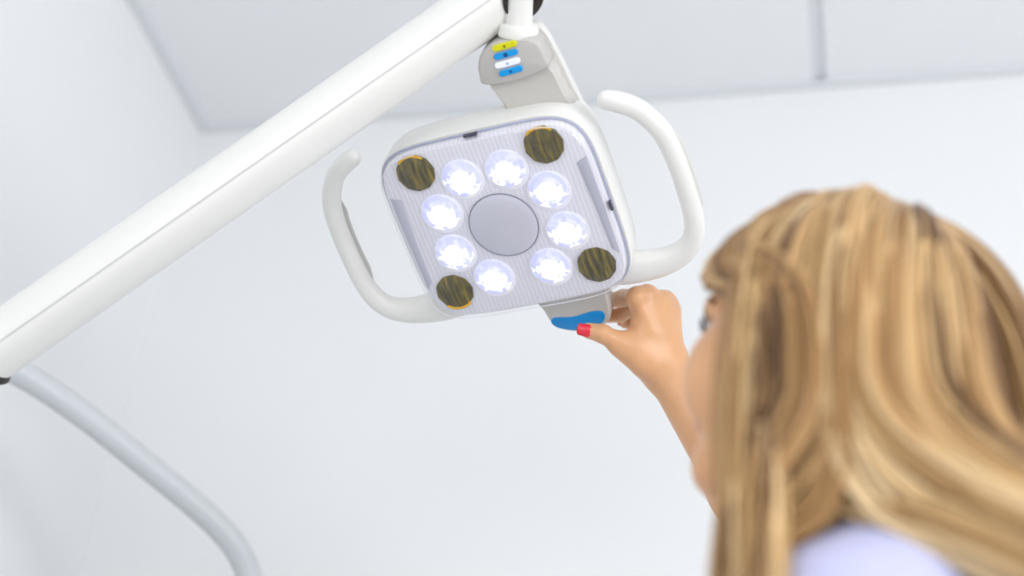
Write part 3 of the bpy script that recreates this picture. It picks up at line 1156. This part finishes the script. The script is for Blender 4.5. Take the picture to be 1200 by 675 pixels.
# settle each vertex on the exact surface
for i in range(0, len(V), 40000):
    X = V[i:i + 40000]
    # group by locality for culling is not needed here
    d = body_sdf(X)
    e = 4e-4
    g = np.stack([body_sdf(X + np.eye(3)[a] * e) - d for a in range(3)], 1) / e
    g2 = np.maximum((g * g).sum(1), 0.25)
    V[i:i + 40000] = X - np.clip(d, -0.002, 0.002)[:, None] * g / g2[:, None]
person = fast_mesh('person', V, Q, SKIN)
tag(person, 'blonde person in lavender top seen from behind, right arm raised to the lamp', 'person')


def cloth_noise(X, amp):
    return amp * (np.sin(X[:, 0] * 47 + X[:, 2] * 31) * np.sin(X[:, 1] * 41 - X[:, 2] * 23 + 1.3) + 0.5 * np.sin(X[:, 2] * 83 + X[:, 0] * 60 + X[:, 1] * 37))


SLEEVE = [cone(RS, RS * .42 + EL * .58, 0.050, 0.050, 0.03, 'a'), cone(LS, LS * .42 + LE * .58, 0.050, 0.048, 0.03, 'a')]
NC = NB + UP * 0.03 + ft * 0.025


def top_sdf(X, c=None, R=0.0):
    d = chain(TORSO, X, c, R)
    d = smin(d, chain(SLEEVE, X, c, R), 0.035) - 0.011 - cloth_noise(X, 0.0022)
    d = np.maximum(d, 0.078 - np.linalg.norm((X - NC) * np.array([1, 1, 0.8]), axis=1))     # neckline
    d = np.maximum(d, (zs - 0.58) - X[:, 2])                                               # hem
    for a, b in ((RS, EL), (LS, LE)):
        t = (X - a) @ nrm(b - a) - np.linalg.norm(b - a) * 0.56
        near = np.linalg.norm(X - (a * .42 + b * .58), axis=1) < 0.10
        d = np.where(near, np.maximum(d, t), d)
    return d


V, Q = surface(top_sdf, lo, hi, 0.004)
top = fast_mesh('scrub_top', V, Q, SHIRT, person)


def trouser_sdf(X, c=None, R=0.0):
    d = smin(chain(TORSO[-1:], X, c, R), chain(LEGS, X, c, R), 0.04) - 0.012 - cloth_noise(X, 0.002)
    d = np.maximum(d, 0.05 - X[:, 2])
    return np.maximum(d, X[:, 2] - (zs - 0.44))


V, Q = surface(trouser_sdf, lo, hi, 0.006)
fast_mesh('trousers', V, Q, TROUS, person)
for s in (0, 1):
    pr = FEET[s]
    fn = lambda X, c=None, R=0.0: np.maximum(pd(pr, X) - 0.006, 0.001 - X[:, 2])
    V, Q = surface(fn, pr.c - 0.16, pr.c + 0.16, 0.005)
    fast_mesh('shoe', V, Q, SHOE, person)


def ellipsoid(name, c, r, axes, material, parent, nu=20, nv=12):
    V, Fc = [], []
    for j in range(nv + 1):
        th = math.pi * j / nv
        for i in range(nu):
            ph = 2 * math.pi * i / nu
            q = np.array([math.sin(th) * math.cos(ph) * r[0], math.sin(th) * math.sin(ph) * r[1], math.cos(th) * r[2]])
            V.append(np.asarray(c) + axes[0] * q[0] + axes[1] * q[1] + axes[2] * q[2])
    for j in range(nv):
        for i in range(nu):
            k = (i + 1) % nu
            Fc.append((j * nu + i, (j + 1) * nu + i, (j + 1) * nu + k, j * nu + k))
    return mesh_obj(name, V, Fc, material, parent)


for s in (-1, 1):
    e = ellipsoid('eye', Hd(s * 0.031, 0.071, 0.006), (0.0120, 0.0120, 0.0115), HA, EYEW, person)
    ellipsoid('iris', Hd(s * 0.031, 0.0805, 0.0068), (0.0056, 0.003, 0.0056), HA, IRIS, e)
    lp = catmull([Hd(s * 0.016, 0.080, 0.008), Hd(s * 0.024, 0.0865, 0.0135), Hd(s * 0.033, 0.0865, 0.0145), Hd(s * 0.042, 0.0800, 0.011), Hd(s * 0.050, 0.0745, 0.0085)], 4)
    sweep('eyelash', lp, [(0.0019, 0.0034)] * len(lp), hf, LASH, person, nseg=8)
    bp_ = catmull([Hd(s * 0.012, 0.0925, 0.026), Hd(s * 0.028, 0.090, 0.031), Hd(s * 0.044, 0.0775, 0.029), Hd(s * 0.052, 0.067, 0.023)], 4)
    sweep('eyebrow', bp_, [(0.0015, 0.003)] * len(bp_), hf, mat('brow_brown', (120, 84, 54), 0.7), person, nseg=8)
lp = catmull([Hd(-0.021, 0.086, -0.058), Hd(-0.009, 0.0945, -0.0545), Hd(0, 0.0945, -0.0558), Hd(0.009, 0.0945, -0.0545), Hd(0.021, 0.086, -0.058)], 4)
sweep('lips', lp, [(0.0022, 0.0040)] * len(lp), hf, LIP, person, nseg=10)


def nail(tip, prev, dorsal, w, ln, ext, lift):
    ax_ = nrm(tip - prev)
    dz = nrm(dorsal - ax_ * (dorsal @ ax_))
    sx = np.cross(ax_, dz)
    V, Fc = [], []
    nu, nv = 8, 12
    for j in range(nv + 1):
        t = j / nv
        wl = w * (1 - 0.10 * t) * (math.sqrt(max(0.0, 1 - ((t - 0.84) / 0.16) ** 2)) * 0.55 + 0.45 if t > 0.84 else (0.7 + 0.3 * min(1, t / 0.15)))
        for i in range(nu + 1):
            u_ = (i / nu * 2 - 1)
            hgt = math.sqrt(max(1e-9, lift * lift - (wl * u_) ** 2)) - 0.0008 * t * t
            V.append(tip + ax_ * (-ln * (1 - t) + ext * t) + sx * wl * u_ + dz * hgt)
    m = len(V)
    V += [v - dz * 0.0012 for v in V]
    W = nu + 1
    for j in range(nv):
        for i in range(nu):
            a = j * W + i
            Fc.append((a, a + 1, a + W + 1, a + W))
            Fc.append((m + a + W, m + a + W + 1, m + a + 1, m + a))
    for j in range(nv):
        for i in (0, nu):
            a = j * W + i
            f_ = (a, a + W, m + a + W, m + a)
            Fc.append(f_ if i == 0 else f_[::-1])
    for i in range(nu):
        Fc.append((i, m + i, m + i + 1, i + 1))
        a = nv * W + i
        Fc.append((a, a + 1, m + a + 1, m + a))
    return mesh_obj('fingernail', V, Fc, NAIL, person)


nail(tT, tI, D(-0.35, 0.0, -1.0), 0.0068, 0.0035, 0.0112, 0.0092)
for F_, r in ((iF, 0.0070), (mF, 0.0072), (rF, 0.0068), (pF, 0.0060)):
    pl = nrm(F_[2] - F_[1])
    a_ = nrm(F_[3] - F_[2])
    nail(F_[3], F_[2], D(-0.2, 0.3, 1.0), r * 0.8, 0.006, r * 1.3, r * 1.1)

# ------------------------------------------------------------------ hair
G = np.array([0, 0, -1.0])
EC, ER = Hd(0, -0.014, 0.028), np.array([0.076, 0.096, 0.082])


def head_offset(X):
    """distance outside the skull-and-face hull"""
    q = (X - EC) @ np.array(HA).T
    k0 = np.linalg.norm(q / ER, axis=1)
    k1 = np.linalg.norm(q / (ER * ER), axis=1)
    d1 = k0 * (k0 - 1) / np.maximum(k1, 1e-9)
    q2 = (X - Hd(0, 0.012, -0.045)) @ np.array(HA).T
    r2 = np.array([0.064, 0.060, 0.075])
    k0 = np.linalg.norm(q2 / r2, axis=1)
    k1 = np.linalg.norm(q2 / (r2 * r2), axis=1)
    d2 = k0 * (k0 - 1) / np.maximum(k1, 1e-9)
    return smin(d1, d2, 0.03)


def torso_off(X):
    d = chain(TORSO[:3], X)
    d = smin(d, chain(SLEEVE, X), 0.03)
    return smin(d, chain(HEAD[-1:], X), 0.02) - 0.013


NCL, NS, STEPS = 520, 12, 44
STEP = 0.0118
# clump roots on the scalp
roots = []
while len(roots) < NCL:
    v = nrm(rng.normal(size=3))
    x, y, z = v
    if z < -0.35 + 0.25 * max(0, y):
        continue
    if y > 0.35 and z < 0.62 + 0.25 * (y - 0.35):
        continue
    if y > 0.80:
        continue
    roots.append(v)
roots = np.array(roots)
layer = rng.uniform(0.004, 0.021, NCL)
layer[:] = np.where(roots[:, 2] > 0.55, layer * 0.45 + 0.007, layer)
base_tint = np.clip(rng.normal(0.46, 0.17, NCL), 0.05, 0.78)
base_tint[rng.random(NCL) < 0.08] = 0.03  # dark clumps put the shadow between front and back hair into the colour
length = rng.uniform(0.40, 0.52, NCL)
ph = rng.uniform(0, 6.28, (NCL, 2))
fronts = rng.uniform(-0.036, -0.004, NCL)


def project(pos, lay):
    for _ in range(2):
        for fn, off in ((head_offset, lay), (torso_off, lay * 0.55 + 0.002)):
            d = fn(pos) - off
            bad = d < 0
            if bad.any():
                e = 1e-3
                Xb = pos[bad]
                d0 = fn(Xb)
                g = np.stack([fn(Xb + np.eye(3)[a] * e) - d0 for a in range(3)], 1) / e
                g /= np.maximum(np.linalg.norm(g, axis=1), 1e-6)[:, None]
                pos[bad] = Xb - g * d[bad][:, None]
    return pos


Hm = np.array(HA)
pos = EC + (roots * ER) @ Hm
nr = nrm
pos = project(pos.copy(), np.full(NCL, 0.002))
# combed direction: away from the crown, to the sides and back
crown = np.array([0.05, -0.25, 1.0])
loc = roots.copy()
dirl = loc - crown * 0.9
dirl[:, 0] += np.sign(roots[:, 0] + 0.12) * 0.55
dirl[:, 1] -= np.where(roots[:, 1] > 0.2, 0.2, 0.0)
dirl[:, 2] -= 0.4
dirw = dirl @ Hm
dirw /= np.linalg.norm(dirw, axis=1)[:, None]
path = [pos.copy()]
vel = dirw
for s in range(STEPS):
    t = s / STEPS
    # hair behind the near shoulder is swept over it to the back, the rest hangs in front of it
    rel = pos - LS
    low = np.clip((LS[2] + 0.155 - pos[:, 2]) / 0.05, 0, 1)
    lat = rel @ rt
    split = np.clip((0.004 - rel @ ft) / 0.02, -0.9, 1)
    over = (rel @ ft > -0.105) & (rel @ ft < 0.046) & (lat > -0.11) & (lat < 0.13)
    sw = low * over
    Gs = G[None, :] - ft[None, :] * (sw * split * 1.9)[:, None] + rt[None, :] * (sw * 0.6)[:, None]
    Gs /= np.linalg.norm(Gs, axis=1)[:, None]
    kg = min(0.30, 0.10 + 0.5 * t)
    vel = vel * (1 - kg) + Gs * kg
    vel /= np.linalg.norm(vel, axis=1)[:, None]
    new = pos + vel * (length / STEPS)[:, None]
    lay = layer * min(1.0, 0.25 + s * 0.12)
    lay = lay * (1 - 0.88 * np.clip((((new - Hc) @ hf) - 0.02) / 0.05, 0, 1))
    new = project(new, lay)
    # tucked back from the face: nothing hangs in front of the cheek
    hl = (new - Hc) @ Hm.T
    lim = fronts + np.clip((hl[:, 2] - 0.004) / 0.06, 0, 1) * 0.13 + np.clip((-0.045 - hl[:, 2]) / 0.05, 0, 1) * 0.022
    over_f = np.maximum(hl[:, 1] - lim, 0) * np.where(hl[:, 2] < 0.10, 1, 0)
    new = new - hf[None, :] * (over_f * 0.40)[:, None]
    vel = new - pos
    vel /= np.maximum(np.linalg.norm(vel, axis=1), 1e-6)[:, None]
    pos = new
    path.append(pos.copy())
path = np.array(path)                                  # (STEPS+1, NCL, 3)
tt = np.linspace(0, 1, STEPS + 1)
# soft waves
for a in range(NCL):
    amp = 0.006 * np.clip((tt - 0.2) / 0.5, 0, 1)
    path[:, a] += (np.sin(tt * 11 + ph[a, 0]) * amp)[:, None] * hrt + (np.sin(tt * 8 + ph[a, 1]) * amp)[:, None] * hf * 0.7
HV, HF, HT = [], [], []
nsec = 4
off0 = 0
for a in range(NCL):
    pa = path[:, a]
    tg = np.gradient(pa, axis=0)
    tg /= np.linalg.norm(tg, axis=1)[:, None]
    refv = pa - (Hc + UP * -0.02)
    refv[:, 2] *= 0.2
    nrmv = refv - tg * (refv * tg).sum(1)[:, None]
    nrmv /= np.maximum(np.linalg.norm(nrmv, axis=1), 1e-5)[:, None]
    bin_ = np.cross(tg, nrmv)
    spread = 0.0035 + 0.0085 * np.minimum(1, tt / 0.35)
    spread = spread * np.where(tt > 0.75, 1 - 0.55 * (tt - 0.75) / 0.25, 1)
    for k in range(NS):
        u1 = rng.uniform(-1, 1)
        u2 = rng.uniform(-0.45, 0.45)
        tw = rng.uniform(-0.6, 0.6)
        w_ = np.cos(tt * tw) * u1
        c_ = pa + bin_ * (spread * w_)[:, None] + nrmv * (spread * (u2 + 0.3 * np.sin(tt * tw * 2) * u1))[:, None]
        rad = rng.uniform(0.0009, 0.0017) * np.where(tt > 0.7, 1 - 0.85 * (tt - 0.7) / 0.3, 1)
        aa = np.arange(nsec) * (2 * math.pi / nsec)
        ringv = c_[:, None, :] + (bin_[:, None, :] * np.cos(aa)[None, :, None] * 1.25 + nrmv[:, None, :] * np.sin(aa)[None, :, None] * 0.8) * rad[:, None, None]
        HV.append(ringv.reshape(-1, 3))
        st = np.arange(STEPS)[:, None] * nsec
        i0 = np.arange(nsec)[None, :]
        i1 = (np.arange(nsec) + 1)[None, :] % nsec
        HF.append(np.stack([st + i0, st + i1, st + nsec + i1, st + nsec + i0], -1).reshape(-1, 4) + off0)
        off0 += (STEPS + 1) * nsec
        tint = np.clip(base_tint[a] + rng.normal(0, 0.06) - 0.12 + 0.34 * tt, 0, 1)
        HT.append(np.repeat(tint, nsec))
# scalp cap under the strands
nu, nv = 48, 28
capV, capF = [], []
for j in range(nv + 1):
    th = math.radians(112) * j / nv
    for i in range(nu):
        p_ = 2 * math.pi * i / nu
        x, y, z = math.sin(th) * math.cos(p_), math.sin(th) * math.sin(p_), math.cos(th)
        if y > 0.35 and z < 0.58:
            # keep clear of the face: pull those points up to the hairline
            z2 = 0.58
            s_ = math.sqrt(max(0, 1 - z2 * z2)) / max(1e-6, math.hypot(x, y))
            x, y, z = x * s_, y * s_, z2
        capV.append(EC + (np.array([x, y, z]) * (ER + 0.0045)) @ Hm)
for j in range(nv):
    for i in range(nu):
        k = (i + 1) % nu
        capF.append((j * nu + i, (j + 1) * nu + i, (j + 1) * nu + k, j * nu + k))
HV.append(np.array(capV))
HF.append(np.array(capF) + off0)
HT.append(np.full(len(capV), 0.2))
hair = fast_mesh('hair', np.concatenate(HV), np.concatenate(HF), HAIR, person)
at = hair.data.attributes.new('tint', 'FLOAT', 'POINT')
at.data.foreach_set('value', np.concatenate(HT).astype(np.float32))

# ------------------------------------------------------------------ camera
cam = bpy.data.cameras.new('camera')
co = bpy.data.objects.new('camera', cam)
COL.objects.link(co)
R_, U_, B_ = MC @ [1, 0, 0], MC @ [0, 1, 0], -(MC @ [0, 0, 1])
co.matrix_world = Matrix(((R_[0], U_[0], B_[0], 0), (R_[1], U_[1], B_[1], 0), (R_[2], U_[2], B_[2], CAM_H), (0, 0, 0, 1)))
cam.sensor_width = 36
cam.lens = FPX / 1200 * 36
cam.clip_start = 0.02
cam.dof.use_dof = True
cam.dof.focus_distance = 1.50
cam.dof.aperture_fstop = cam.lens / 25.0
S.camera = co

S.view_settings.view_transform = 'Standard'
S.view_settings.look = 'None'
S.view_settings.gamma = 1
S.view_settings.use_curve_mapping = False
S.view_settings.exposure = -1.48
